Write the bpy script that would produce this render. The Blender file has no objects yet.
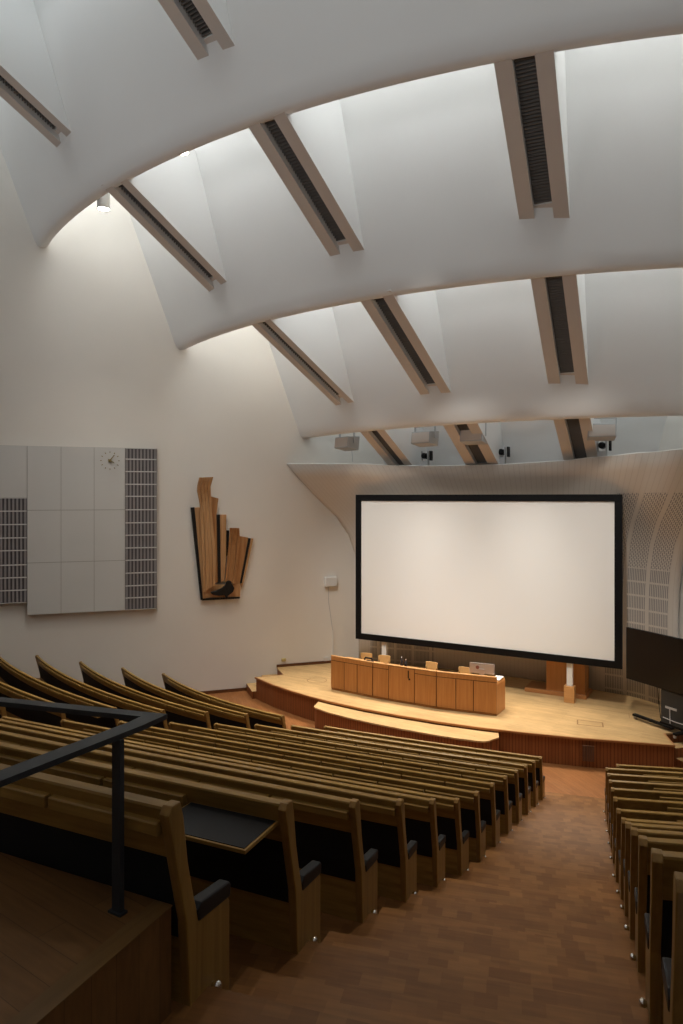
import bpy, bmesh, math, random
from mathutils import Vector, Matrix
random.seed(7)
SC = bpy.context.scene
COL = SC.collection
EYE = 5.95            # eye height over the floor in front of the stage; the plan origin is under the camera

# ------------------------------------------------------------------ helpers
class MB:
    """collects faces with a material slot and builds one mesh"""
    def __init__(self):
        self.v = []; self.f = []; self.m = []; self.uv = {}
    def face(self, pts, m=0, uv=None):
        b = len(self.v); self.v += [tuple(p) for p in pts]
        if uv: self.uv[len(self.f)] = uv
        self.f.append(tuple(range(b, b + len(pts)))); self.m.append(m)
    def box(self, x0, x1, y0, y1, z0, z1, m=0):
        self.hexa([(x0,y0,z0),(x1,y0,z0),(x1,y1,z0),(x0,y1,z0)], [(x0,y0,z1),(x1,y0,z1),(x1,y1,z1),(x0,y1,z1)], m)
    def hexa(self, bot, top, m=0):
        self.loft([bot, top], m)
    def loft(self, rings, m=0, cap=True, closed=True):
        b = len(self.v); n = len(rings[0])
        for r in rings: self.v += [tuple(p) for p in r]
        for i in range(len(rings) - 1):
            for j in range(n if closed else n - 1):
                k = (j + 1) % n
                self.f.append((b+i*n+j, b+i*n+k, b+(i+1)*n+k, b+(i+1)*n+j)); self.m.append(m)
        if cap and closed:
            self.f.append(tuple(b + j for j in reversed(range(n)))); self.m.append(m)
            q = b + (len(rings)-1)*n
            self.f.append(tuple(q + j for j in range(n))); self.m.append(m)
    def prism(self, poly, z0, z1, m=0, mtop=None):
        self.loft([[(x,y,z0) for x,y in poly], [(x,y,z1) for x,y in poly]], m)
        if mtop is not None: self.m[-1] = mtop
    def tube(self, pts, r, n=8, m=0):
        pts = [Vector(p) for p in pts]; rings = []
        for i, p in enumerate(pts):
            d = (pts[min(i+1,len(pts)-1)] - pts[max(i-1,0)]).normalized()
            u = d.cross(Vector((0,0,1)) if abs(d.z) < .95 else Vector((1,0,0))).normalized(); w = d.cross(u)
            rr = r[i] if isinstance(r, (list,tuple)) else r
            rings.append([p + u*math.cos(a)*rr + w*math.sin(a)*rr for a in [2*math.pi*k/n for k in range(n)]])
        self.loft(rings, m)
    def lathe(self, prof, n=16, at=(0,0,0), axis='z', m=0):
        rings = []
        for r, z in prof:
            ring = []
            for k in range(n):
                a = 2*math.pi*k/n; x, y = r*math.cos(a), r*math.sin(a)
                p = (x,y,z) if axis == 'z' else ((x,z,y) if axis == 'y' else (z,x,y))
                ring.append((p[0]+at[0], p[1]+at[1], p[2]+at[2]))
            rings.append(ring)
        self.loft(rings, m)
    def mesh(self, name, mats, bevel=0, smooth=False, segs=2):
        me = bpy.data.meshes.new(name); me.from_pydata(self.v, [], self.f)
        for mm in mats: me.materials.append(mm)
        for p, k in zip(me.polygons, self.m): p.material_index = k; p.use_smooth = smooth
        if self.uv:
            l = me.uv_layers.new(name='UVMap')
            for fi, uvs in self.uv.items():
                for li, q in zip(me.polygons[fi].loop_indices, uvs): l.data[li].uv = q
        bm = bmesh.new(); bm.from_mesh(me)
        if not self.uv: bmesh.ops.recalc_face_normals(bm, faces=bm.faces)
        if bevel:
            es = [e for e in bm.edges if len(e.link_faces) == 2 and e.calc_face_angle(0) > .6]
            bmesh.ops.bevel(bm, geom=es, offset=bevel, segments=segs, profile=.6, affect='EDGES', clamp_overlap=True)
        bm.to_mesh(me); bm.free()
        return me
    def build(self, name, mats, parent=None, bevel=0, smooth=False, loc=None, segs=2):
        if not isinstance(mats, (list, tuple)): mats = [mats]
        return obj(name, self.mesh(name, mats, bevel, smooth, segs), parent, loc)

def obj(name, me, parent=None, loc=None, rotz=0):
    o = bpy.data.objects.new(name, me); COL.objects.link(o)
    if parent is not None: o.parent = parent
    if loc is not None: o.location = loc
    if rotz: o.rotation_euler = (0, 0, rotz)
    return o
def tag(o, label, cat, group=None, kind=None):
    o['label'] = label; o['category'] = cat
    if group: o['group'] = group
    if kind: o['kind'] = kind
    return o
def thing(name, label, cat, loc=(0,0,0), rotz=0, group=None):
    o = bpy.data.objects.new(name, None); COL.objects.link(o); o.empty_display_size = .1
    o.location = loc; o.rotation_euler = (0, 0, rotz)
    return tag(o, label, cat, group)
def struct(o, label=None):
    o['kind'] = 'structure'
    if label: o['label'] = label
    return o
def smooth_by_angle(o, ang=35):
    for p in o.data.polygons: p.use_smooth = True
    try: o.data.set_sharp_from_angle(angle=math.radians(ang))
    except Exception: pass
    return o

# ------------------------------------------------------------------ materials
def newmat(name):
    m = bpy.data.materials.new(name); m.use_nodes = True
    return m, m.node_tree, m.node_tree.nodes['Principled BSDF']
def plain(name, col, rough=.6, metal=0, spec=.3, var=0, scale=3):
    m, t, b = newmat(name)
    b.inputs['Base Color'].default_value = (*col, 1); b.inputs['Roughness'].default_value = rough
    b.inputs['Metallic'].default_value = metal; b.inputs['Specular IOR Level'].default_value = spec
    if var:
        tc = t.nodes.new('ShaderNodeTexCoord'); n = t.nodes.new('ShaderNodeTexNoise'); n.inputs['Scale'].default_value = scale
        n.inputs['Detail'].default_value = 4
        r = t.nodes.new('ShaderNodeValToRGB'); r.color_ramp.elements[0].position = .3; r.color_ramp.elements[1].position = .7
        r.color_ramp.elements[0].color = (*[c*(1-var) for c in col], 1); r.color_ramp.elements[1].color = (*[min(1,c*(1+var)) for c in col], 1)
        t.links.new(tc.outputs['Object'], n.inputs['Vector']); t.links.new(n.outputs['Fac'], r.inputs['Fac']); t.links.new(r.outputs['Color'], b.inputs['Base Color'])
    return m
def wood(name, dark, light, stretch=(1.2, 22, 22), rough=.45, spec=.3, grooves=None):
    """grain runs along the axis with the small stretch; grooves = (axis, period, dark fraction)"""
    m, t, b = newmat(name); N = t.nodes.new; L = t.links.new
    tc = N('ShaderNodeTexCoord'); mp = N('ShaderNodeMapping'); mp.inputs['Scale'].default_value = stretch
    n = N('ShaderNodeTexNoise'); n.inputs['Scale'].default_value = 1.0; n.inputs['Detail'].default_value = 6; n.inputs['Roughness'].default_value = .6
    r = N('ShaderNodeValToRGB'); r.color_ramp.elements[0].position = .3; r.color_ramp.elements[1].position = .72
    r.color_ramp.elements[0].color = (*dark, 1); r.color_ramp.elements[1].color = (*light, 1)
    L(tc.outputs['Object'], mp.inputs['Vector']); L(mp.outputs['Vector'], n.inputs['Vector']); L(n.outputs['Fac'], r.inputs['Fac'])
    out = r.outputs['Color']
    if grooves:
        ax, per, fr, gc = grooves
        sx = N('ShaderNodeSeparateXYZ'); L(tc.outputs['Object'], sx.inputs[0])
        d = N('ShaderNodeMath'); d.operation = 'DIVIDE'; d.inputs[1].default_value = per; L(sx.outputs[ax], d.inputs[0])
        fl = N('ShaderNodeMath'); fl.operation = 'FRACT'; L(d.outputs[0], fl.inputs[0])
        lt = N('ShaderNodeMath'); lt.operation = 'LESS_THAN'; lt.inputs[1].default_value = fr; L(fl.outputs[0], lt.inputs[0])
        mx = N('ShaderNodeMix'); mx.data_type = 'RGBA'; L(lt.outputs[0], mx.inputs['Factor']); L(out, mx.inputs['A']); mx.inputs['B'].default_value = (*gc, 1)
        out = mx.outputs['Result']
    L(out, b.inputs['Base Color']); b.inputs['Roughness'].default_value = rough; b.inputs['Specular IOR Level'].default_value = spec
    return m
def parquet(name, cols, bw, bh, rotz=0, rough=.5, mortar=.004):
    m, t, b = newmat(name); N = t.nodes.new; L = t.links.new
    tc = N('ShaderNodeTexCoord'); mp = N('ShaderNodeMapping'); mp.inputs['Rotation'].default_value = (0, 0, rotz)
    L(tc.outputs['Object'], mp.inputs['Vector'])
    br = N('ShaderNodeTexBrick'); br.offset = .5; br.inputs['Scale'].default_value = 1
    br.inputs['Brick Width'].default_value = bw; br.inputs['Row Height'].default_value = bh
    br.inputs['Mortar Size'].default_value = mortar; br.inputs['Mortar Smooth'].default_value = .4; br.inputs['Bias'].default_value = -.1
    br.inputs['Color1'].default_value = (*cols[0], 1); br.inputs['Color2'].default_value = (*cols[1], 1); br.inputs['Mortar'].default_value = (*[c*.6 for c in cols[0]], 1)
    L(mp.outputs['Vector'], br.inputs['Vector'])
    m2 = N('ShaderNodeMapping'); m2.inputs['Scale'].default_value = (4, 40, 10); L(mp.outputs['Vector'], m2.inputs['Vector'])
    n = N('ShaderNodeTexNoise'); n.inputs['Scale'].default_value = 1; n.inputs['Detail'].default_value = 5; L(m2.outputs['Vector'], n.inputs['Vector'])
    n2 = N('ShaderNodeTexNoise'); n2.inputs['Scale'].default_value = 1.1; n2.inputs['Detail'].default_value = 3; L(tc.outputs['Object'], n2.inputs['Vector'])
    ad = N('ShaderNodeMath'); ad.operation = 'ADD'; L(n.outputs['Fac'], ad.inputs[0]); L(n2.outputs['Fac'], ad.inputs[1])
    mr = N('ShaderNodeMapRange'); mr.inputs['From Min'].default_value = .6; mr.inputs['From Max'].default_value = 1.4; mr.inputs['To Min'].default_value = .72; mr.inputs['To Max'].default_value = 1.22
    L(ad.outputs[0], mr.inputs['Value'])
    mx = N('ShaderNodeMix'); mx.data_type = 'RGBA'; mx.blend_type = 'MULTIPLY'; mx.inputs['Factor'].default_value = 1
    L(br.outputs['Color'], mx.inputs['A']); L(mr.outputs['Result'], mx.inputs['B']); L(mx.outputs['Result'], b.inputs['Base Color'])
    b.inputs['Roughness'].default_value = rough; b.inputs['Specular IOR Level'].default_value = .3
    return m
def emit(name, col, s):
    m, t, b = newmat(name); b.inputs['Base Color'].default_value = (*col, 1)
    b.inputs['Emission Color'].default_value = (*col, 1); b.inputs['Emission Strength'].default_value = s
    return m

M = {}
M['plaster'] = plain('white_plaster', (.80,.765,.705), .8, spec=.2, var=.02, scale=.6)
M['scoop'] = plain('ceiling_plaster', (.84,.84,.825), .75, spec=.2, var=.015, scale=.5)
M['rib'] = plain('beige_and_warm_bounce', (.66,.59,.53), .7, spec=.2)  # warm bounce light put into the rib undersides; plain beige on lamp fronts
M['grille'] = plain('dark_grille', (.045,.042,.04), .6)
M['bench'] = wood('oiled_oak', (.21,.116,.028), (.38,.23,.060), (1.0, 26, 26), .42, .35)
M['bench_v'] = wood('oiled_oak_upright', (.20,.105,.026), (.34,.20,.054), (26, 26, 1.0), .42, .35)
M['black'] = plain('black_upholstery', (.011,.012,.015), .75, spec=.25)
M['pad'] = plain('black_leather', (.010,.011,.014), .5, spec=.25)
M['linoleum'] = plain('black_linoleum', (.013,.014,.017), .5, spec=.2)
M['chrome'] = plain('chrome', (.75,.74,.72), .15, 1)
M['steel'] = plain('dark_steel', (.035,.04,.047), .5, .3, spec=.4)
M['parquet'] = parquet('aisle_parquet', ((.17,.070,.019), (.245,.112,.034)), .115, .10, -.27, mortar=.0)
M['planks'] = parquet('front_floor_planks', ((.27,.105,.032), (.32,.135,.046)), 1.3, .09, .75, mortar=.002)
M['landing'] = parquet('landing_boards', ((.15,.072,.023), (.18,.09,.03)), 1.6, .12, .1, mortar=.002)
M['deck'] = parquet('stage_oak', ((.52,.335,.15), (.60,.395,.185)), 1.8, .10, .05, mortar=.0015)
M['riser'] = wood('riser_mahogany', (.23,.075,.024), (.32,.112,.037), (20, 20, .9), .45, .3, ('X', .07, .15, (.11,.035,.012)))
M['edge'] = wood('stage_edge', (.36,.15,.05), (.44,.20,.07), (1.5, 20, 20))
M['desk'] = wood('desk_pine', (.45,.185,.05), (.56,.255,.08), (18, 18, 1.0), .4, .35)
M['desk_top'] = wood('desk_top_pine', (.50,.24,.08), (.6,.32,.12), (1, 18, 18), .35, .4)
M['chairwood'] = wood('pale_beech', (.58,.33,.12), (.68,.42,.17), (14, 14, 1.0))
M['relief'] = wood('relief_wood', (.42,.21,.085), (.60,.36,.175), (16, 16, .8), .5)
M['relief2'] = wood('relief_wood_dark', (.34,.155,.055), (.5,.26,.11), (18, 18, .8), .5)
M['ebony'] = plain('ebony', (.012,.010,.009), .6)
M['screen'] = plain('screen_cloth', (.86,.84,.80), .85, spec=.1)
M['blackmetal'] = plain('black_frame', (.004,.004,.0045), .5, spec=.2)
M['glass'] = plain('tv_glass', (.006,.005,.005), .28, spec=.22)
M['silver'] = plain('silver', (.55,.54,.52), .35, .6)
M['grey'] = plain('light_grey_metal', (.5,.5,.5), .5, .1)
M['white'] = plain('white_plastic', (.75,.74,.71), .45)
M['paper'] = plain('paper', (.85,.85,.83), .7)
M['board'] = plain('panel_white', (.64,.635,.61), .7, spec=.15, var=.02, scale=.8)
M['joint'] = plain('panel_joint', (.33,.31,.28), .8)
M['slat'] = plain('panel_slat', (.31,.29,.29), .7)
M['slatdark'] = plain('panel_backing', (.13,.12,.125), .8)
M['gold'] = plain('brass', (.26,.20,.09), .5, .4)
M['yellow'] = plain('yellowed_plastic', (.62,.5,.22), .5)
M['skirt'] = wood('skirting', (.11,.04,.015), (.17,.07,.028))
M['sky'] = emit('skylight_pane', (.95,.98,1.0), 2.4)
M['sky_dim'] = emit('skylight_dim', (.9,.96,1.0), 1.3)
M['fill_back'] = emit('back_fill_glow', (.95,.97,1.0), .22)  # glow of the added fill pane behind the camera
M['lamp'] = emit('lamp_glow', (1.0,.95,.88), 12)
M['wax'] = plain('bottle_glass', (.03,.03,.035), .15, spec=.5)

def shell_material():
    m, t, b = newmat('perforated_shell'); N = t.nodes.new; L = t.links.new
    uv = N('ShaderNodeUVMap'); sp = N('ShaderNodeSeparateXYZ'); L(uv.outputs['UV'], sp.inputs[0])
    U, V = sp.outputs['X'], sp.outputs['Y']
    def mth(op, a, bb=None):
        q = N('ShaderNodeMath'); q.operation = op
        for i, s in enumerate((a, bb)):
            if s is None: continue
            if isinstance(s, (int, float)): q.inputs[i].default_value = s
            else: L(s, q.inputs[i])
        return q.outputs[0]
    def frac(a, per, off=0): return mth('FRACT', mth('DIVIDE', mth('ADD', a, off), per))
    slit = mth('LESS_THAN', frac(U, .043), .46)
    colm = mth('GREATER_THAN', frac(U, .565, .135), .16)                 # solid stiles between the perforated columns
    barm = mth('GREATER_THAN', frac(V, .37), .14)                       # solid rails
    dash = mth('GREATER_THAN', frac(mth('ADD', V, mth('MULTIPLY', mth('FLOOR', mth('DIVIDE', U, .043)), .047)), .10), .28)
    low = mth('LESS_THAN', V, 4.1)
    rows = mth('ADD', mth('MULTIPLY', low, barm), mth('MULTIPLY', mth('SUBTRACT', 1, low), dash))
    right = mth('MULTIPLY', mth('GREATER_THAN', U, -2.85), mth('MULTIPLY', mth('LESS_THAN', V, 6.05), mth('LESS_THAN', U, -1.2)))
    zone = mth('MAXIMUM', right, mth('MULTIPLY', mth('LESS_THAN', V, 3.1), mth('MULTIPLY', mth('GREATER_THAN', U, -9.95), mth('LESS_THAN', U, -7.9))))
    hole = mth('MULTIPLY', mth('MULTIPLY', slit, colm), mth('MULTIPLY', rows, zone))
    fine = mth('LESS_THAN', frac(U, .115), .12)
    c1 = N('ShaderNodeMix'); c1.data_type = 'RGBA'; c1.inputs['A'].default_value = (.70,.645,.58,1); c1.inputs['B'].default_value = (.63,.57,.505,1); L(fine, c1.inputs['Factor'])
    c2 = N('ShaderNodeMix'); c2.data_type = 'RGBA'; L(c1.outputs['Result'], c2.inputs['A']); c2.inputs['B'].default_value = (.27,.255,.25,1); L(hole, c2.inputs['Factor'])
    L(c2.outputs['Result'], b.inputs['Base Color']); b.inputs['Roughness'].default_value = .6; b.inputs['Specular IOR Level'].default_value = .2
    return m
M['shell'] = shell_material()

# ------------------------------------------------------------------ walls
WP = Vector((-12.2, 17.6)); WD = Vector((math.cos(math.radians(47.5)), math.sin(math.radians(47.5)))); WN = Vector((WD.y, -WD.x))
def wall_pt(t, off, z):                     # t along the left wall, off into the room
    p = WP + WD*t + WN*off
    return (p.x, p.y, z)
AX = -5.9                                   # axis of the fan-shaped hall
def rwall_pt(t, off, z):
    p = wall_pt(t, off, z); return (2*AX - p[0], p[1], p[2])
TOP = 20.8
b = MB(); b.hexa([wall_pt(-30,0,-.6), wall_pt(4.6,0,-.6), wall_pt(4.6,-.3,-.6), wall_pt(-30,-.3,-.6)], [wall_pt(-30,0,TOP), wall_pt(4.6,0,TOP), wall_pt(4.6,-.3,TOP), wall_pt(-30,-.3,TOP)])
struct(b.build('wall_left', M['plaster']), 'white plastered side wall of the hall')
b = MB(); b.hexa([rwall_pt(-30,0,-.6), rwall_pt(4.6,0,-.6), rwall_pt(4.6,-.3,-.6), rwall_pt(-30,-.3,-.6)], [rwall_pt(-30,0,TOP), rwall_pt(4.6,0,TOP), rwall_pt(4.6,-.3,TOP), rwall_pt(-30,-.3,TOP)])
struct(b.build('wall_right', M['plaster']), 'white plastered wall beyond the stage')
b = MB(); b.box(-33, 21, -5.2, -4.9, -.6, TOP); struct(b.build('wall_back', M['plaster']))
b = MB(); b.box(-10, -2, 20.75, 21.0, -.6, TOP); struct(b.build('wall_front', M['plaster']))
b = MB(); b.box(-33, 21, -5.2, 22, TOP, TOP+.3); struct(b.build('ceiling', M['plaster']))

# skirting along the left wall
b = MB(); b.hexa([wall_pt(-6,.0,0), wall_pt(-.95,.0,0), wall_pt(-.95,.03,0), wall_pt(-6,.03,0)], [wall_pt(-6,.0,.09), wall_pt(-.95,.0,.09), wall_pt(-.95,.03,.09), wall_pt(-6,.03,.09)])
b.hexa([wall_pt(0.0,.0,.64), wall_pt(2.6,.0,.64), wall_pt(2.6,.03,.64), wall_pt(0,.03,.64)], [wall_pt(0,.0,.72), wall_pt(2.6,.0,.72), wall_pt(2.6,.03,.72), wall_pt(0,.03,.72)])
struct(b.build('baseboard_left', M['skirt']))

# ------------------------------------------------------------------ ceiling: curved scoops, ribs between them, skylight panes
LEAN = .34
SCOOPS = [  # centre, radius of the lower edge, height of the lower edge, height of the face
    ((-7.3, 32.4), 25.3, EYE + 9.65, 4.9),
    ((-7.27, 31.42), 21.17, EYE + 7.02, 5.9),
    ((-6.45, 30.12), 16.69, EYE + 4.40, 5.9),
    ((-5.15, 29.83), 13.35, EYE + 1.85, 5.6),
    ((-5.0, 29.8), 10.40, EYE + .35, 4.6)]
def arc(c, r, n=64):
    """arc of radius r on the audience side of c, cut where it meets the two side walls"""
    def inside(a):
        x, y = c[0] + r*math.sin(a), c[1] - r*math.cos(a)
        dl = (Vector((x, y)) - WP).dot(WN); dr = (Vector((2*AX - x, y)) - WP).dot(WN)
        return dl > -.12 and dr > -.12
    def lim(s):
        lo, hi = 0.0, 1.5
        for _ in range(40):
            mid = (lo+hi)/2
            if inside(s*mid): lo = mid
            else: hi = mid
        return s*lo
    a0, a1 = lim(-1), lim(1)
    return [(c[0] + r*math.sin(a), c[1] - r*math.cos(a)) for a in [a0 + (a1-a0)*i/n for i in range(n+1)]]
for i, (c, r, z, h) in enumerate(SCOOPS):
    prof = [(.03,.13), (.0,.06), (-.06,.01), (-.15,0), (-.24,.02), (-.29,.10)]      # rounded lip
    zt = min(h, TOP - z - .02)
    front = [(LEAN*q*1.0, q) for q in (zt, zt*.75, zt*.5, zt*.25, .35, .18)]
    back = [(-.29 + LEAN*q*.9, q) for q in (.3, 1.2, zt)]
    P = front + prof + back
    rings = [arc(c, r + a) for a, _ in P]
    b = MB(); n = len(rings[0])
    cols = [[(rings[k][j][0], rings[k][j][1], z + P[k][1]) for k in range(len(P))] for j in range(n)]
    b.loft(cols)
    o = b.build('ceiling', M['scoop'], smooth=True)
    struct(smooth_by_angle(o, 40), ['white curved ceiling scoop over the back rows', 'large white curved ceiling scoop nearest overhead', 'white curved ceiling scoop in the middle of the hall', 'white curved ceiling scoop just before the stage', 'grey curved ceiling scoop over the stage shell'][i])
for i in range(4):                        # skylight panes close the gaps between one scoop and the next
    c0, r0, z0, h0 = SCOOPS[i]; c1, r1, z1, h1 = SCOOPS[i+1]
    ha = min(4.3, TOP - z0 - .05); hb = min(h1, TOP - z1 - .1)
    a = arc(c0, r0 - .29 + LEAN*ha*.9, 32); d = arc(c1, r1 + LEAN*hb, 32)
    za, zb = z0 + ha, z1 + hb - .02
    b = MB()
    for j in range(32):
        b.face([(*a[j], za), (*a[j+1], za), (*d[j+1], zb), (*d[j], zb)])
    w = b.build('window_%d' % (i+1), M['sky_dim'] if i in (0, 3) else M['sky']); struct(w, 'daylight pane between two ceiling scoops')

b = MB(); b.face([(-26,-4.6,19.2),(14,-4.6,19.2),(14,2.6,19.2),(-26,2.6,19.2)]); struct(b.build('window_5', M['fill_back']), 'unseen fill-light pane added over the back rows')  # glowing pane added out of view to brighten the scoop faces
RIBS = [ # start centre (under the upstream scoop), end centre (on the downstream face), width, label
    ((-14.05,8.0,EYE+9.75), (-13.42,10.72,EYE+8.31), .86, 'grey ceiling beam with dark grille, high at the left wall near the camera'),
    ((-8.45,7.25,EYE+9.75), (-8.2,9.88,EYE+8.2), .90, 'grey ceiling beam with dark grille cut by the top of the picture'),
    ((-11.93,10.85,EYE+7.05), (-11.42,13.85,EYE+5.42), .84, 'ceiling beam beside the hanging cylinder lamp, between the first two scoops'),
    ((-7.45,10.35,EYE+7.05), (-7.23,13.15,EYE+5.34), .88, 'middle ceiling beam of three between the large scoop and the next'),
    ((-2.8,10.88,EYE+7.05), (-3.05,13.47,EYE+5.37), .93, 'longest looking ceiling beam, with wide dark grille, at upper right'),
    ((-10.2,13.95,EYE+4.43), (-9.37,16.9,EYE+2.63), .76, 'tan ceiling beam over the wood relief side, ending above the scoop by the stage'),
    ((-6.73,13.52,EYE+4.43), (-6.4,16.32,EYE+2.6), .86, 'tan ceiling beam second from left above the projection screen'),
    ((-3.0,14.0,EYE+4.43), (-3.17,16.42,EYE+2.58), .88, 'tan ceiling beam with grille above the right end of the projection screen'),
    ((-8.68,17.2,EYE+1.88), (-8.42,19.05,EYE+.72), .84, 'leftmost ceiling beam sinking behind the shell, beside two box fixtures'),
    ((-6.0,17.0,EYE+1.88), (-5.93,18.95,EYE+.72), .95, 'broad ceiling beam sinking behind the shell above the screen centre'),
    ((-3.24,17.2,EYE+1.88), (-3.29,19.0,EYE+.72), .86, 'ceiling beam behind the large box fixture at the right of the shell')]
for s, e, w, lab in RIBS:
    s = Vector(s); e = Vector(e); d = e - s; L = math.hypot(d.x, d.y); f = Vector((d.x/L, d.y/L, d.z/L))
    lat = Vector((f.y, -f.x, 0)); st = lat
    s2 = s - f*.06; e2 = e + f*.55
    t = thing('ceiling_beam', lab, 'ceiling beam', tuple(s), group='ceiling beams between the scoops')
    h = 2.4; sl = w*.19
    def sec(p, k):
        o = p - s; return [o + lat*a + Vector((0,0,zz)) for a, zz in k]
    b = MB()
    for sg in (-1, 1):
        k = [(sg*w/2, 0), (sg*w/2, h), (sg*sl, h), (sg*sl, 0)]
        b.loft([sec(s2, k), sec(e2, k)]); b.m[-4 if sg > 0 else -4] = 0
    k = [(-sl, .14), (sl, .14), (sl, h), (-sl, h)]
    b.loft([sec(e - f*.16, k), sec(e2, k)]); k = [(-sl, .26), (sl, .26), (sl, h), (-sl, h)]; b.loft([sec(s2, k), sec(e2, k)])
    ob = b.build('beam_body', [M['rib'], M['scoop']], t)
    for p in ob.data.polygons:
        if abs(p.normal.z) < .3: p.material_index = 1        # flanks keep the scoop white; undersides carry warm bounce light in their colour
    g = MB(); n = 46
    k = [(-sl+.005, .20), (sl-.005, .20), (sl-.005, .24), (-sl+.005, .24)]; g.loft([sec(s2, k), sec(e - f*.1, k)], 1)
    for q in range(n):
        p = s2 + (e - f*.18 - s2)*(q + .5)/n; k = [(-sl+.01, .13), (sl-.01, .13), (sl-.01, .2), (-sl+.01, .2)]
        g.loft([sec(p - f*.007, k), sec(p + f*.007, k)], 0)
    g.build('grille', [plain('grille_slat', (.14,.13,.12), .5) if 'grille_slat' not in bpy.data.materials else bpy.data.materials['grille_slat'], M['grille']], t)

# ------------------------------------------------------------------ terraced floor
NR = 13
def rz(k):   return 0.11 + .251*(NR-k) if k >= 7 else 0.11 + .251*6 + .245 + .4*(6-k)     # floor level of row k
def MR(k):   return Vector((-1.9-.114*(k-1), 2.04+.984*(k-1))) if k <= 6 else Vector((-2.52-.088*(k-7), 7.78+.915*(k-7)))
def ML(k):   return Vector((-9.0+.236*(k-7), 7.15+.935*(k-7))) if k >= 7 else Vector((-9.25-.25*(6-k), 6.32-.975*(6-k)))
def LR(k):   return Vector((-10.64+.314*(k-7), 7.25+.942*(k-7))) if k >= 7 else Vector((-10.95-.3*(6-k), 6.42-.98*(6-k)))
def LL(k):   return Vector((-13.83-.73*(NR-k), 14.35-.81*(NR-k)))
def RL(k):
    p = Vector((-.14-.1525*(k-1), 2.44+.98*(k-1))) if k <= 6 else Vector((-1.05-.1525*(k-7), 8.11+.905*(k-7)))
    if k == 13: p.x = -1.76; p.y = 13.58
    return p
RS = Vector((math.cos(math.radians(20)), math.sin(math.radians(20))))
RLEN = {k: 2.45 for k in range(1, 14)}
def RR(k):   return RL(k) + RS*RLEN[k]
def lpath(k, n=10):
    a, c = LL(k), LR(k); mid = (a+c)/2; ch = (c-a); nn = Vector((ch.y, -ch.x)).normalized()   # sag towards the audience
    if nn.y > 0: nn = -nn
    return [a + ch*(i/n) + nn*(.30*4*(i/n)*(1-i/n)) for i in range(n+1)]
def mpath(k, n=6):
    a, c = ML(k), MR(k); ch = c-a; nn = Vector((ch.y, -ch.x)).normalized()
    if nn.y > 0: nn = -nn
    return [a + ch*(i/n) + nn*(.05*4*(i/n)*(1-i/n)) for i in range(n+1)]
def rpath(k, n=2): return [RL(k) + RS*RLEN[k]*i/n for i in range(n+1)]
def shift(path, a):
    out = []
    for i, p in enumerate(path):
        d = path[min(i+1, len(path)-1)] - path[max(i-1, 0)]; nn = Vector((-d.y, d.x)).normalized()
        out.append(p + nn*a)
    return out
def aisle_dir(block, side, k):
    P = {('M',1): MR, ('M',0): ML, ('L',1): LR, ('R',0): RL}.get((block, side))
    return (P(min(k+1, NR-1)) - P(min(k, NR-2))).normalized() if P else None
def mitre(path, a, block, k, inset):
    """the path moved forward by a, its ends cut back by inset and slid along the end panels"""
    out = shift(path, a); n = len(path)
    for side, i, j in ((0, 0, 1), (1, n-1, n-2)):
        d = (path[j]-path[i]).normalized(); t_ = (path[1]-path[0]) if side == 0 else (path[-1]-path[-2]); t_ = t_.normalized()
        nn = Vector((-t_.y, t_.x)); ad = aisle_dir(block, side, k) or nn
        out[i] = path[i] + d*inset + ad*(a/max(.5, ad.dot(nn)))
    return out
FR = .425                                    # front edge of a terrace, ahead of the rail of its bench
b = MB()
def tread(front, back, z, m, depth=.75):
    b.prism([tuple(p) for p in front] + [tuple(p) for p in reversed(back)], z - depth, z, m)
def ext(path, where, k):                   # carry a left path on to the wall
    if where == 'L':
        a = path[0]; d = (path[0] - path[1]).normalized(); return [a + d*1.2] + path
    return path + [path[-1] + (path[-1]-path[-2]).normalized()*14]
for k in range(1, NR+1):
    z = rz(k); kb = k-1
    for nm in 'LMR':
        pf = {'L': lambda q: ext(lpath(q), 'L', q), 'M': mpath, 'R': lambda q: ext(rpath(q), 'R', q)}[nm]
        f = mitre(pf(k), FR, nm, k, .03); bk = mitre(pf(kb), FR - .02, nm, kb, .03) if kb >= 1 else mitre(pf(k), -.6, nm, k, .03)
        tread(f, bk, z, 0)
    # the two aisles, a half step at the back and one at the front of every bench
    zn = rz(k+1) if k < NR else 0.0
    for P0, P1, n0, n1 in ((LR, ML, 'L', 'M'), (MR, RL, 'M', 'R')):
        g = lambda q, a: [P0(q) + aisle_dir(n0, 1, q)*a - Vector((.05, 0)), P1(q) + aisle_dir(n1, 0, q)*a + Vector((.05, 0))]
        tread(g(k, .22), g(kb, .64) if kb >= 1 else g(k, -3.2), z-.001, 0)
        tread(g(k, .64), g(k, .20), (z+zn)/2-.001, 0)
b.prism([(-22, 3), (16, 3), (16, 20.9), (-22, 20.9)], -.5, 0.0, 1)
struct(b.build('floor', [M['parquet'], M['planks']]), 'stepped parquet floor of aisles and rows')
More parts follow.
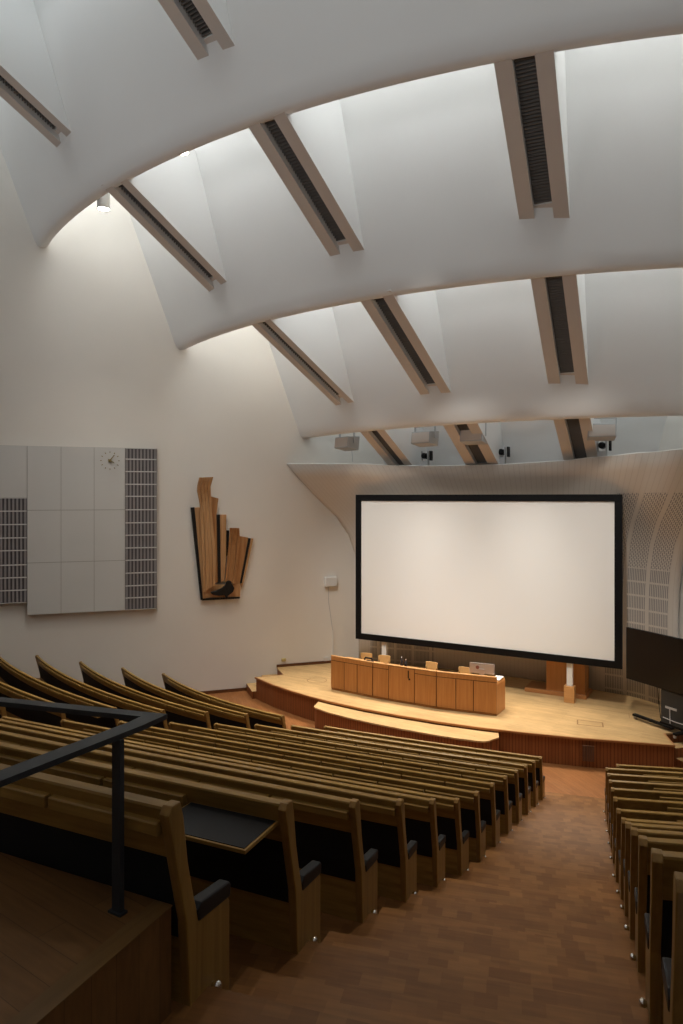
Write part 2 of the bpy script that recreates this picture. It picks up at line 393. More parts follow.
# landing behind the last row on the left of the aisle
b = MB(); zl = EYE - 1.65
f = shift(mpath(1), .045); f[-1] = Vector((-1.955, 2.075))
b.prism([tuple(p) for p in f] + [(-1.86, 1.1), (-1.72, -1.2), (-1.6, -4.8), (-12, -4.8)], 3.2, zl)
b2 = MB(); b2.loft([[(-1.955,2.07,zl-.001),(-1.943,2.07,zl-.001),(-1.943,2.07,zl+.004),(-2.03,2.06,zl+.004),(-2.03,2.06,zl-.001)], [(-1.86,1.1,zl-.001),(-1.848,1.1,zl-.001),(-1.848,1.1,zl+.004),(-1.935,1.1,zl+.004),(-1.935,1.1,zl-.001)], [(-1.72,-1.2,zl-.001),(-1.708,-1.2,zl-.001),(-1.708,-1.2,zl+.004),(-1.795,-1.2,zl+.004),(-1.795,-1.2,zl-.001)]])
lo = b.build('floor_landing', M['landing']); struct(lo, 'dark boarded landing behind the last row'); b2.build('nosing', wood('nosing_wood', (.14,.075,.024), (.19,.105,.036), (26, 1, 26)), lo)
# floor behind camera on the aisle side
b = MB(); b.prism([(-1.58,-4.85),(18,-4.85),(18,1.2),(-1.9,-.9)], 3.2, rz(1)+.4); struct(b.build('floor_gangway', M['parquet']))

# ------------------------------------------------------------------ benches
def end_mesh():
    b = MB()
    side = [(.10,.0),(.075,.36),(.01,.62),(-.045,.84),(-.02,.87),(.035,.868),(.055,.80),(.085,.60),(.125,.44),(.165,.315),(.39,.29),(.40,.275),(.40,-.17),(.10,-.17)]
    b.loft([[(a, -.024, z) for a, z in side], [(a, .024, z) for a, z in side]])
    me = b.mesh('end_panel', [M['bench_v']], .007, segs=2)
    p = MB(); p.loft([[(.155, y, .316), (.40, y, .292), (.405, y, .345), (.395, y, .36), (.17, y, .392), (.142, y, .37)] for y in (-.030, .030)])
    return me, p.mesh('armrest', [M['pad']], .014, segs=2)
END_ME, PAD_ME = end_mesh()
b = MB(); b.lathe([(.001,-.014),(.014,-.014),(.014,-.004),(.021,.003),(.024,.012),(.021,.021),(.012,.028),(.001,.030)], 14, axis='y'); LIGHT_ME = b.mesh('aisle_light', [M['chrome']], smooth=True)
b = MB(); b.loft([[(x, -.052, .752), (x, -.002, .750), (x, -.002, .800), (x, -.008, .806), (x, -.048, .806), (x, -.054, .800)] for x in (-.29, .29)]); TAB_ME = b.mesh('folded_tablet', [M['bench']], .004)
b = MB(); b.box(-.285, .285, -.335, -.0, .745, .765); OPEN_ME = b.mesh('writing_tablet', [M['bench']], .003)
b = MB(); b.box(-.272, .272, -.322, -.012, .7645, .7685); OPENS_ME = b.mesh('tablet_top', [M['linoleum']])

ORD = ['front', 'second', 'third', 'fourth', 'fifth', 'sixth', 'seventh', 'eighth', 'ninth', 'tenth', 'eleventh', 'twelfth', 'thirteenth']
def bench(k, block):
    path = {'L': lpath, 'M': mpath, 'R': rpath}[block](k)
    n = NR - k
    where = {'M': 'in the middle block', 'L': 'beside the white side wall', 'R': 'right of the wide aisle'}[block]
    rowtxt = 'front-row bench' if n == 0 else 'bench, %s row from the stage' % ORD[n]
    extra = ''
    if k == 1 and block == 'M': rowtxt = 'hindmost bench beside the handrail post'; where = 'between the aisles'
    if k == 2 and block == 'M': rowtxt = 'bench with an open black writing tablet'; where = 'at its aisle end, next-to-last row'
    lab = 'wooden %s, %s' % (rowtxt, where)
    c = (path[0] + path[-1])/2
    t = thing('lecture_bench', lab, 'bench', (c.x, c.y, rz(k)), group={'M': 'benches between the two aisles', 'L': 'benches by the side wall', 'R': 'benches right of the wide aisle'}[block])
    loc = [p - c for p in path]
    # shorten so that the profiles stop at the end panels
    def sweep(name, prof, mat, parent=t, bevel=0):
        b = MB(); rings = []
        ring_paths = [mitre(loc, a, block, k, .047) for a, _ in prof]
        for i in range(len(loc)):
            rings.append([(ring_paths[j][i].x, ring_paths[j][i].y, prof[j][1]) for j in range(len(prof))])
        b.loft(rings)
        return b.build(name, mat, parent, bevel)
    sweep('backrest', [(-.030,.852),(-.026,.862),(.018,.866),(.026,.860),(.045,.74),(.068,.645),(.018,.64),(-.004,.74)], M['bench'])
    sweep('back_cushion', [(.022,.665),(.062,.66),(.115,.42),(.165,.29),(.09,.275),(.055,.42)], M['black'])
    sweep('kick_board', [(.098,.285),(.125,.285),(.125,.0),(.098,.0)], M['bench'])
    sweep('seat', [(.12,.20),(.16,.225),(.38,.235),(.40,.21),(.39,.18),(.14,.16)], M['black'])
    # writing tablets, folded down behind the rail
    seg = [(loc[i+1]-loc[i]).length for i in range(len(loc)-1)]; tot = sum(seg)
    def along(s):
        for i, q in enumerate(seg):
            if s <= q or i == len(seg)-1: 
                d = (loc[i+1]-loc[i]).normalized(); return loc[i] + d*s, d
            s -= q
    m = int((tot-.13)//.6); s0 = tot - .042 - .6*m
    for q in range(m):
        p, d = along(s0 + .6*(q+.5))
        nn = Vector((-d.y, d.x))
        opened = (k, block, m-1-q) in ((2,'M',0), (9,'L',0))
        o = obj('writing_tablet', OPEN_ME if opened else TAB_ME, t, tuple(p + nn*(-.012 if opened else .0)) + (0,), math.atan2(d.y, d.x))
        if opened:
            o['label'] = 'open black writing tablet with wooden edge'
            obj('tablet_top', OPENS_ME, o)
    for side in (0, 1):
        i = 0 if side == 0 else len(loc)-1
        d = (loc[1]-loc[0]) if side == 0 else (loc[-1]-loc[-2]); d = d.normalized(); out = -d if side == 0 else d
        p = loc[i] - out*.024
        ad = aisle_dir(block, side, k) or Vector((-d.y, d.x))     # aisle ends stand along the aisle
        e = obj('end_panel', END_ME, t, (p.x, p.y, 0), math.atan2(ad.y, ad.x))
        obj('armrest', PAD_ME, e)
        if not (block == 'L' and side == 0) and not (block == 'R' and side == 1):
            s = 1 if side == 0 else -1               # local +y of the end panel points to the left along the row
            l = obj('aisle_light', LIGHT_ME, e, (.265, .033*s, -.02), 0 if s > 0 else math.pi)
            l['label'] = 'small chrome aisle light'
    return t
for k in range(1, NR+1):
    bench(k, 'M'); bench(k, 'R')
    if k >= 7: bench(k, 'L')

# ------------------------------------------------------------------ handrail
t = thing('handrail', 'dark steel flat-bar handrail with one post on the landing', 'handrail', (-2.10, 1.93, zl+.001))
b = MB(); b.box(-.023,.023,-.012,.012,.008,.69); b.build('post', M['steel'], t, .003)
b = MB(); b.box(-.035,.035,-.022,.018,0,.010); b.build('base_plate', M['steel'], t, .002)
R = lambda x, y: (x+2.10, y-1.93)
b = MB()
b.prism([R(-4.9,1.555), R(-2.93,2.015), R(-2.10,2.205), R(-2.175,2.125), R(-2.92,1.955), R(-4.9,1.495)], .69, .712)
b.prism([R(-2.10,2.205), R(-2.085,2.05), R(-2.085,1.10), R(-2.11,.30), R(-2.195,.30), R(-2.168,1.10), R(-2.165,2.05), R(-2.175,2.125)], .69, .712)
b.build('rail', M['steel'], t)

# ------------------------------------------------------------------ stage
SZ = .64
ST = Vector((-11.0, 17.0))
arc_pts = [(-12.07,16.30),(-11.2,15.92),(-10.33,15.63),(-9.6,15.44),(-8.9,15.31),(-7.9,15.2),(-6.9,15.17),(-5.9,15.19),(-4.9,15.28),(-3.9,15.45),(-2.79,15.69),(-1.8,15.98),(-.93,16.22)]
right_b = [(-1.18,16.92),(-.35,17.75)]
left_b = [wall_pt(0,0.02,0)[:2], wall_pt(0,.95,0)[:2]]
poly = arc_pts + right_b + [(-1.1,18.95),(-2.4,20.4),(-9.4,20.4)] + [wall_pt(2.6,.02,0)[:2]] + left_b
t = thing('stage', 'raised stage with pale oak floor and dark red ribbed front', 'stage', (-6.1, 17.0, 0))
R = lambda q: (q[0]+6.1, q[1]-17.0)
b = MB(); b.prism([R(q) for q in poly], SZ-.035, SZ); b.build('stage_deck', M['deck'], t)
b = MB(); ip = [R(q) for q in poly]; cx = sum(p[0] for p in ip)/len(ip); cy = 1.2
ins = [(p[0]*.996, p[1] + (.03 if p[1] < -.2 else 0)) for p in ip]
b.prism(ins, 0, SZ-.035); b.build('stage_riser', M['riser'], t)
b = MB()
ep = [R(q) for q in [left_b[1]] + arc_pts + [right_b[0]]]; ew = [Vector(p) for p in ep]
so = shift(ew, -.012)
for i in range(len(ew)-1):
    b.hexa([(*so[i],SZ-.04),(*so[i+1],SZ-.04),(*ew[i+1],SZ-.04),(*ew[i],SZ-.04)], [(*so[i],SZ+.003),(*so[i+1],SZ+.003),(*(ew[i+1]+(ew[i+1]-so[i+1])*2.5),SZ+.003),(*(ew[i]+(ew[i]-so[i])*2.5),SZ+.003)])
b.build('stage_edging', M['edge'], t)
def outline(pts, w=.012, close=True):
    b = MB(); n = len(pts)
    for i in range(n if close else n-1):
        p, q = Vector(pts[i]), Vector(pts[(i+1) % n]); d = (q-p).normalized(); nn = Vector((-d.y, d.x))*w/2; p -= d*w/2; q += d*w/2
        b.prism([R(p+nn), R(p-nn), R(q-nn), R(q+nn)], SZ-.002, SZ+.0015)
    return b
seam = plain('deck_seam', (.30,.17,.07), .6)
outline([(-3.0,16.62),(-2.45,16.70),(-2.51,17.02),(-3.06,16.94)], .03).build('floor_hatch', seam, t)
outline([(-3.35,18.0),(-2.05,18.05),(-2.0,17.72)], close=False).build('floor_hatch', seam, t)
outline([(-10.3+.28*math.cos(q*math.pi/10), 16.9+.28*math.sin(q*math.pi/10)) for q in range(20)], .018).build('floor_hatch', seam, t)
b = MB()
g0, g1 = Vector((-2.72,15.675)), Vector((-2.50,15.735)); gd = (g1-g0).normalized(); gn = Vector((gd.y,-gd.x))
for i in range(7):
    p = g0 + gd*(.035*i); q = p + gd*.022
    b.prism([R(p), R(q), R(q+gn*.03), R(p+gn*.03)], .16, .50)
b.build('riser_grille', plain('riser_grille', (.14,.075,.045), .6), t)
for ra, rb, zz in ((-.48, 0.0, .43), (-.95, -.48, .215)):
    b = MB(); q = [R(wall_pt(a, o, 0)[:2]) for a, o in ((ra,.015),(ra,.94),(rb,.94),(rb,.015))]
    b.prism(q, 0, zz, 0, 1); b.build('stair_step', [M['riser'], M['deck']], t)
rd = Vector((.676,-.737)); rl = Vector((.737,.676))
for i, zz in ((0,.43),(1,.215)):
    p0 = Vector((-1.14,16.90)) + rd*(.30*i); b = MB()
    q = [p0, p0+rd*.30, p0+rd*.30+rl*1.1, p0+rl*1.1]; b.prism([R(x) for x in q], 0, zz, 0, 1); b.build('stair_step', [M['riser'], M['deck']], t)
# apron step in front of the stage
t = thing('stage_apron', 'low oak apron step with rounded corners before the stage', 'stage step', (-6.7, 15.0, 0))
R = lambda q: (q[0]+6.7, q[1]-15.0)
fr = [(-9.36,15.24),(-9.33,15.16),(-9.24,15.09),(-8.77,14.93),(-8.1,14.81),(-7.4,14.74),(-6.67,14.71),(-5.9,14.715),(-5.3,14.75),(-4.83,14.81),(-4.68,14.86),(-4.6,14.95),(-4.55,15.10),(-4.47,15.27)]
bk = [p for p in arc_pts if -9.0 < p[0] < -4.6]
fr = [(x*.9862, y*.9862) for x, y in fr]
apoly = fr + [(x, y-.016) for x, y in [(-4.5,15.34)] + list(reversed(bk)) + [(-9.32,15.38)]]
b = MB(); b.prism([R(q) for q in apoly], .535, .57); b.build('apron_deck', M['deck'], t)
b = MB(); b.prism([(R(q)[0]*.995, R(q)[1] + (.025 if q[1] < 15.15 else 0)) for q in apoly], 0, .535); b.build('apron_riser', M['riser'], t)

# ------------------------------------------------------------------ acoustic shell behind the stage
def lerp_list(L, x):
    for (x0, v0), (x1, v1) in zip(L, L[1:]):
        if x <= x1: 
            q = max(0, min(1, (x-x0)/(x1-x0))); q2 = q*q*(3-2*q); return v0 + (v1-v0)*(q*.5+q2*.5)
    return L[-1][1]
topY = [(-11.97,17.80),(-10.6,17.85),(-9.28,17.9),(-8.4,18.3),(-7.05,18.5),(-5.39,18.5),(-3.72,18.3),(-2.72,18.05),(-1.68,17.5),(-.77,16.6),(0.6,15.7)]
topZ = [(-11.95,1.03),(-10.6,1.0),(-9.28,.965),(-8.4,.91),(-7.05,.885),(-5.39,.885),(-3.72,.93),(-2.72,1.0),(-1.68,1.036),(-.77,1.035),(0.6,1.08)]
baseY = [(-10.42,19.53),(-9.5,19.7),(-8,19.95),(-6.1,20.05),(-4.2,19.95),(-2.3,19.66),(-1.02,19.0)]
NU = 72
prof = [(0,0.0),(0,.18),(.0,.36),(.015,.46),(.06,.553),(.147,.645),(.32,.737),(.50,.80),(.68,.868),(.85,.935),(1,1.0)]   # (share of the outward throw, share of the height)
b = MB(); grid = []
for i in range(NU+1):
    q = i/NU; xb = -10.33 + (-1.02+10.33)*q; xt = -11.97 + (0.30+11.97)*q
    pb = Vector((xb, lerp_list(baseY, xb), SZ+.012)); pt = Vector((xt, lerp_list(topY, xt), EYE + lerp_list(topZ, xt)))
    col = []
    for s, hh in prof:
        p = pb.lerp(pt, s); p.z = SZ + .012 + (pt.z - SZ - .012)*hh; col.append((p, xb, p.z))
    grid.append(col)
for i in range(NU):
    for j in range(len(prof)-1):
        a, c, d, e = grid[i][j], grid[i+1][j], grid[i+1][j+1], grid[i][j+1]
        b.face([a[0], c[0], d[0], e[0]], 0, [(p[1], p[2]) for p in (a, c, d, e)])
sh = b.build('acoustic_shell', [M['shell'], M['white']])
tag(sh, 'tall curved beige perforated acoustic shell behind the projection screen', 'acoustic shell')
sm = sh.modifiers.new('Solidify', 'SOLIDIFY'); sm.thickness = .05; sm.offset = -1; sm.material_offset_rim = 1
bm = bmesh.new(); bm.from_mesh(sh.data); bmesh.ops.remove_doubles(bm, verts=bm.verts, dist=.0005)
for f in bm.faces: f.smooth = True
bm.to_mesh(sh.data); bm.free()

# ------------------------------------------------------------------ projection screen
SY = 18.23
t = thing('projection_screen', 'large white projection screen in a black frame on two white posts', 'projection screen', (-5.95, SY, SZ+.002))
x0, x1, z0, z1 = -3.59, 3.55, EYE-4.10-SZ, EYE-.115-SZ
b = MB(); b.box(x0-.02, x1+.02, -.01, .012, z0-.02, z1+.02); o = b.build('screen_cloth', M['screen'], t)
b = MB(); fw = .18
for a in ((x0-fw, x1+fw, z1, z1+fw), (x0-fw, x1+fw, z0-fw, z0), (x0-fw, x0, z0, z1), (x1, x1+fw, z0, z1)):
    b.box(a[0], a[1], -.04, .05, a[2], a[3])
b.build('screen_frame', M['blackmetal'], t)
for x in (-8.82+5.95, -3.50+5.95):
    b = MB(); b.box(x-.075, x+.075, .055, .16, .42, z0-.1); p = b.build('screen_post', M['white'], t, .006)
    b = MB(); b.box(x-.13, x+.13, -.02, .2, 0, .42); b.build('post_base', M['desk_top'], p, .006)

# ------------------------------------------------------------------ long desk of three joined units
A = [Vector((-9.48,16.29)), Vector((-8.11,16.14)), Vector((-6.30,16.08)), Vector((-4.81,16.26))]
names = ['left', 'middle', 'right']; splits = [[0,.33,.64,1], [0,.26,.67,1], [0,.33,.62,1]]
labs = ['pine desk unit at the left end of the long stage desk', 'pine desk unit with a dark lock, in the middle of the stage desk', 'pine desk unit carrying the silver monitor, at the right end']
for i in range(3):
    a, c = A[i], A[i+1]; d = (c-a); L = d.length; ang = math.atan2(d.y, d.x)
    t = thing('stage_desk', labs[i], 'desk', (a.x, a.y, SZ+.002), ang, 'units of the long stage desk')
    g = .008
    b = MB(); b.box(g, L-g, .02, .05, .0, .93); xa = .09 if i > 0 else g; xb_ = L-.09 if i < 2 else L-g; b.prism([(max(xa-.06,g),.05),(xa+.03,.05),(xa+.03,.66),(xa,.66)], .0, .754); b.prism([(xb_-.03,.05),(min(xb_+.06,L-g),.05),(xb_ + (.10 if i == 2 else 0),.66),(xb_-.03 + (.10 if i == 2 else 0),.66)], .0, .754); b.box(g, L-g, .035, .05, .0, .05)
    b.build('desk_body', M['desk'], t)
    b = MB(); b.box(g, L-g, -.006, .06, .915, .94); b.build('parapet_cap', M['desk_top'], t)
    b = MB(); b.prism([(.03,.065),(L-.03,.065),(L-.085 + (.15 if i == 2 else 0),.68),(.085,.68)], .755, .785); b.build('worktop', M['desk_top'], t)
    b = MB(); b.box(g, L-g, .004, .02, .045, .91); b.build('panel_backing', plain('desk_gap', (.10,.035,.012), .7) if 'desk_gap' not in bpy.data.materials else bpy.data.materials['desk_gap'], t)
    for q in range(3):
        u0, u1 = splits[i][q]*L + .010, splits[i][q+1]*L - .010
        b = MB(); b.box(u0, u1, -.006, .006, .055, .80 if not (i == 1 and q == 1) else .90); b.build('front_panel', M['desk'], t, .003)
    b = MB()
    if i != 1: b.box(.012, L-.012, -.006, .006, .818, .91)
    else:
        b.box(splits[1][0]*L+.010, splits[1][1]*L-.010, -.006, .006, .818, .91); b.build('top_rail', M['desk'], t, .003); b = MB()
        b.box(splits[1][2]*L+.010, splits[1][3]*L-.010, -.006, .006, .818, .91)
    b.build('top_rail', M['desk'], t, .003)
    if i == 1:
        b = MB(); b.box(L*.575-.012, L*.575+.012, -.02, -.006, .66, .86); b.lathe([(.001,-.035),(.022,-.03),(.022,-.006),(.001,-.006)], 10, (L*.575+.03,0,.64), 'y'); lk = b.build('lock', M['ebony'], t); lk['label'] = 'dark lock with pull'

DZ = SZ + .790
def chair(x, y, rz_, label):
    t = thing('desk_chair', label, 'chair', (x, y, SZ+.007), rz_, 'wooden chairs behind the stage desk')
    b = MB(); n = 8; ring = []
    for k in range(n+1):
        u = -.175 + .35*k/n; yy = .21 + .05*(1-(u/.175)**2)
        ring.append([(u, yy-.012, .60), (u, yy+.012, .60), (u, yy+.022, .80), (u, yy-.002, .80)])
    b.loft(ring); b.build('backrest', M['chairwood'], t, .004)
    b = MB(); b.loft([[(-.21,-.2,.44),(.21,-.2,.44),(.19,.2,.43),(-.19,.2,.43)], [(-.21,-.2,.465),(.21,-.2,.465),(.19,.2,.455),(-.19,.2,.455)]]); b.build('seat', M['chairwood'], t, .008)
    for sx in (-1, 1):
        b = MB(); b.tube([(sx*.18,-.17,.44),(sx*.21,-.22,0)], .013); b.build('leg', M['steel'], t)
        b = MB(); b.tube([(sx*.15,.235,.70),(sx*.165,.17,.44),(sx*.21,.26,0)], .013); b.build('leg', M['steel'], t)
chair(-8.98, 17.3, .1, 'pale wooden chair behind the left end of the stage desk')
chair(-8.40, 17.3, .15, 'pale wooden chair behind the stage desk, beside the black desk phone')
chair(-6.99, 17.22, -.1, 'pale wooden chair behind the middle of the stage desk, right of the bottles')
chair(-5.99, 17.12, .0, 'pale wooden chair behind the stage desk, left of the silver monitor')

# things on the desk
t = thing('desk_phone', 'black phone on the left end of the stage desk', 'phone', (-8.42, 16.5, DZ), -.1)
b = MB(); b.loft([[(-.11,-.09,0),(.11,-.09,0),(.11,.09,0),(-.11,.09,0)], [(-.11,-.09,.03),(.11,-.09,.03),(.11,.09,.08),(-.11,.09,.08)]]); b.build('phone_base', M['blackmetal'], t, .006)
b = MB(); b.tube([(-.13,.0,.10),(-.10,.0,.155),(.10,.0,.155),(.13,.0,.10)], [.028,.024,.024,.028]); b.build('handset', M['blackmetal'], t)
for i, (x, lab) in enumerate([(-7.44,'dark glass bottle on the stage desk, taller one by the screen post'), (-7.32,'dark glass bottle on the stage desk, shorter one of the pair')]):
    t = thing('bottle', lab, 'bottle', (x, 16.5, DZ), group='bottles on the stage desk')
    h = .30 if i == 0 else .25
    b = MB(); b.lathe([(.001,0),(.036,0),(.038,.01),(.038,h*.62),(.03,h*.72),(.014,h*.82),(.014,h*.95),(.001,h*.95)], 16); b.build('bottle_body', M['wax'], t, smooth=True)
    b = MB(); b.lathe([(.001,h*.95),(.017,h*.95),(.017,h),(.001,h)], 12); b.build('cap', M['silver'], t)
t = thing('computer_monitor', 'silver backed computer monitor on the right end of the stage desk', 'monitor', (-5.30, 16.62, DZ), .12)
b = MB(); b.loft([[(-.31,0,.10),(.31,0,.10),(.31,0,.36),(-.31,0,.36)], [(-.31,.02,.10),(.31,.02,.10),(.31,.02,.36),(-.31,.02,.36)]]); b.build('monitor_housing', M['silver'], t, .006)
b = MB(); b.box(-.29,.29,.0205,.023,.12,.345); b.build('display', M['glass'], t)
b = MB(); b.box(-.06,.06,-.03,0.0,.0,.22); b.box(-.13,.13,-.09,.10,0,.012); b.build('monitor_stand', M['silver'], t, .004)
b = MB(); b.lathe([(.001,-.003),(.045,-.003),(.045,.0),(.001,.0)], 16, (-.11,0,.25), 'y'); rb = b.build('back_badge', plain('badge', (.22,.09,.07), .5), t); rb['label'] = 'dull red round mark'
b = MB(); b.box(-.10,.10,-.20,.20,0,.012); tag(b.build('paper_stack', M['paper'], None, loc=(-4.93, 16.72, DZ+.012)), 'white paper lying on the right end of the stage desk', 'paper')

# ------------------------------------------------------------------ lectern cabinet behind the screen
t = thing('lectern', 'orange-brown wooden lectern on a wide base behind the screen post', 'lectern', (-3.71, 19.12, SZ+.002), .0)
b = MB(); b.box(-1.06,.56,-.40,.40,0,.10); b.build('base', M['edge'], t, .006)
b = MB(); b.box(-.50,.50,-.3,.3,.10,1.05); b.build('cabinet', M['desk'], t, .008)
b = MB(); b.loft([[(-.54,-.34,1.05),(.54,-.34,1.05),(.54,.34,1.05),(-.54,.34,1.05)], [(-.54,-.34,1.08),(.54,-.34,1.08),(.54,.34,1.2),(-.54,.34,1.2)]]); b.build('sloping_top', M['desk_top'], t, .004)

# ------------------------------------------------------------------ television on a wheeled stand
ta = math.atan2(-.59, .81)
t = thing('television', 'large dark television on a black wheeled stand at the right of the stage', 'television', (-1.18, 17.2, SZ+.004), ta)
z0, z1 = EYE-4.40-SZ, EYE-3.16-SZ
b = MB(); b.box(-1.1, 1.1, -.03, .05, z0, z1); b.build('housing', M['blackmetal'], t, .008)
b = MB(); b.box(-1.085, 1.085, -.033, -.0295, z0+.02, z1-.015); b.build('display', M['glass'], t)
b = MB(); b.box(-.12, .62, .03, .24, .10, z0+.25); b.box(-.15,.65,-.012,.25,.10,.16); st = b.build('column', M['blackmetal'], t, .006)
b = MB(); b.box(-.12, .62, -.002, .03, .16, z0-.02); b.build('front_cover', M['steel'], st)
b = MB(); b.box(.0,.30,-.01,-.002,.50,.55); b.tube([(.12,-.008,.50),(.13,-.008,.18)], .012, 6); b.tube([(-.06,-.008,.27),(.3,-.008,.25),(.6,-.008,.27)], .010, 6); cb = b.build('cable', M['grey'], st); cb['label'] = 'grey cables and shelf bar'
for sx in (-.62, .45):
    b = MB(); b.box(-.90, .2, -.05, .05, .065, .115) if sx < 0 else b.box(.45, .54, -.32, .3, .065, .115); lg = b.build('leg', M['blackmetal'], t, .006)
    c = (-.86, 0) if sx < 0 else (.495, -.30)
    w = MB(); w.lathe([(.001,-.018),(.034,-.018),(.034,.018),(.001,.018)], 14, (c[0], c[1], .034), 'y'); w.box(c[0]-.02, c[0]+.02, c[1]-.02, c[1]+.02, .055, .075); w.build('caster', M['silver'], lg)
b = MB(); b.tube([(-.28,.06,z0+.2),(-.27,.10,.55),(-.20,.08,.2),(-.1,.06,.13)], .009, 6); b.build('power_cord', M['blackmetal'], t)

# ------------------------------------------------------------------ white panel unit, clock, relief on the left wall
def wall_thing(name, label, cat, t_, z_, group=None):
    p = wall_pt(t_, 0.003, z_)
    return thing(name, label, cat, p, math.radians(47.5), group)   # local x along the wall, local -y into the room
t = thing('wall_panel', 'wide white acoustic wall panel with grey slatted strips', 'wall panel', wall_pt(-7.1, .003, EYE-3.28), math.radians(47.5))
H = 4.70
DEP = .13
b = MB(); b.box(0, 2.585, -DEP, 0, 0, H); b.box(-1.5, -.004, -DEP, 0, 2.92+.35-.02, H); b.build('panel_body', M['joint'], t)
cw = [(0.0,.868),(.872,1.745),(1.749,2.585)]; ch = [(0,1.443),(1.449,2.908),(2.914,H)]
b = MB()
for x0, x1 in cw:
    for z0, z1 in ch: b.box(x0+.004, x1-.004, -DEP-.012, -DEP, z0+.004, z1-.004)
for x0, x1 in ((-1.5,-.71),(-.70,-.006)): b.box(x0+.004, x1-.004, -DEP-.012, -DEP, 3.262, H-.004)
b.build('white_boards', M['board'], t)
def slat_panel(x0, x1, zlist, n):
    b = MB(); z0, z1 = zlist[0], zlist[-1]
    b.box(x0, x1, -DEP+.03, 0, z0, z1, 1)
    b.box(x0, x0+.012, -DEP-.012, 0, z0, z1); b.box(x1-.012, x1, -DEP-.012, 0, z0, z1)
    for z in zlist: b.box(x0, x1, -DEP-.008, -.02, max(z0, z-.014), min(z1, z+.014), 2)
    for k in range(n):
        c = x0 + (x1-x0)*(k+.5)/n; b.box(c-.024, c+.024, -DEP-.004, -.02, z0, z1)
    return b.build('slatted_strip', [M['slat'], M['slatdark'], M['board']], t)
zl_ = [0, .35, .70, 1.07, 1.443, 1.80, 2.17, 2.53, 2.91, 3.30, 3.65, 4.02, 4.38, H]
slat_panel(2.592, 3.48, zl_, 9)
slat_panel(-.705, -.005, [.345, .70, 1.05, 1.40, 1.80, 2.15, 2.52, 2.89, 3.255], 7); slat_panel(-1.5, -.715, [.345, .70, 1.05, 1.40, 1.80, 2.15, 2.52, 2.89, 3.255], 8)
t = thing('wall_clock', 'round wall clock with brass hands and dot markers on the white panel', 'clock', wall_pt(-4.925, .003+DEP+.013, EYE+1.045), math.radians(47.5))
b = MB()
for k in range(12):
    a = k*math.pi/6; r = .245; x, z = r*math.sin(a), r*math.cos(a); dx, dz = math.sin(a)*.022, math.cos(a)*.022; nx, nz = math.cos(a)*.010, -math.sin(a)*.010
    b.loft([[(x-dx-nx,y,z-dz-nz),(x+dx-nx,y,z+dz-nz),(x+dx+nx,y,z+dz+nz),(x-dx+nx,y,z-dz+nz)] for y in (-.012, .0)])
b.build('hour_markers', M['gold'], t)
def hand(a, L, w, y):
    b = MB(); s, c = math.sin(a), math.cos(a); q = [(-s*.06-c*w,-c*.06+s*w), (s*L-c*w*.6,c*L+s*w*.6), (s*L+c*w*.6,c*L-s*w*.6), (-s*.06+c*w,-c*.06-s*w)]
    b.loft([[(x,yy,z) for x,z in q] for yy in (y-.006, y)]); return b.build('hand', M['gold'], t)
hand(math.radians(36), .205, .018, -.022); hand(math.radians(118), .13, .022, -.014)
b = MB(); b.lathe([(.001,-.035),(.04,-.03),(.04,0),(.001,0)], 14, axis='y'); b.build('hub', M['gold'], t)

t = thing('wood_relief', 'tall relief of bent and straight wooden boards with a dark bird on the wall', 'wall relief', wall_pt(-1.8, .003, 2.85), math.radians(47.5))
def plate(name, poly, d0, d1, mat, bevel=.006):
    b = MB(); b.loft([[(a+1.8, -d, z-2.85) for a, z in poly] for d in (d0, d1)]); return b.build(name, mat, t, bevel)
plate('black_strip', [(-2.64,5.635),(-2.53,5.645),(-2.282,2.87),(-2.343,2.851)], 0, .10, M['ebony'])
plate('board', [(-2.525,5.632),(-2.377,5.644),(-2.181,2.909),(-2.278,2.889)], 0, .10, M['relief'])
def bent(poly, y0s, name='bent_board', mat=M['relief'], th=.07, strips=4):
    """a laminated board: left edge and right edge polylines with a curling distance from the wall"""
    b = MB(); left, right = poly
    for s in range(strips):
        u0, u1 = s/strips + .008, (s+1)/strips - .008; rings = []
        for (l, r, d) in zip(left, right, y0s):
            x0, x1 = l[0]+(r[0]-l[0])*u0, l[0]+(r[0]-l[0])*u1; z0 = l[1]+(r[1]-l[1])*u0; z1 = l[1]+(r[1]-l[1])*u1
            dd = d + .012*(s % 2)
            rings.append([(x0+1.8,-dd,z0-2.85),(x1+1.8,-dd,z1-2.85),(x1+1.8,-dd-th,z1-2.85),(x0+1.8,-dd-th,z0-2.85)])
        b.loft(rings)
    return b.build(name, mat, t, .003)
bent(([(-2.28,3.09),(-2.32,4.2),(-2.365,5.3),(-2.385,5.75),(-2.44,6.0),(-2.475,6.13),(-2.47,6.3),(-2.42,6.526)],
      [(-1.93,3.30),(-1.90,4.2),(-2.0,5.3),(-2.045,5.9),(-2.06,6.12),(-2.07,6.27),(-2.04,6.4),(-2.005,6.548)]),
     [.10,.10,.10,.11,.14,.19,.25,.30], strips=4)
plate('board', [(-2.04,5.97),(-1.816,5.909),(-1.874,5.42),(-1.83,3.382),(-1.935,3.341),(-1.90,4.2)], 0, .09, M['relief2'])
plate('black_strip', [(-1.869,5.42),(-1.777,5.419),(-1.746,3.357),(-1.826,3.347)], 0, .115, M['ebony'])
plate('board', [(-1.77,5.419),(-1.580,5.417),(-1.585,4.132),(-1.64,3.40),(-1.742,3.357)], 0, .105, M['relief'])
plate('black_strip', [(-1.572,4.935),(-1.488,4.934),(-1.52,4.22),(-1.578,4.132)], 0, .08, M['ebony'])
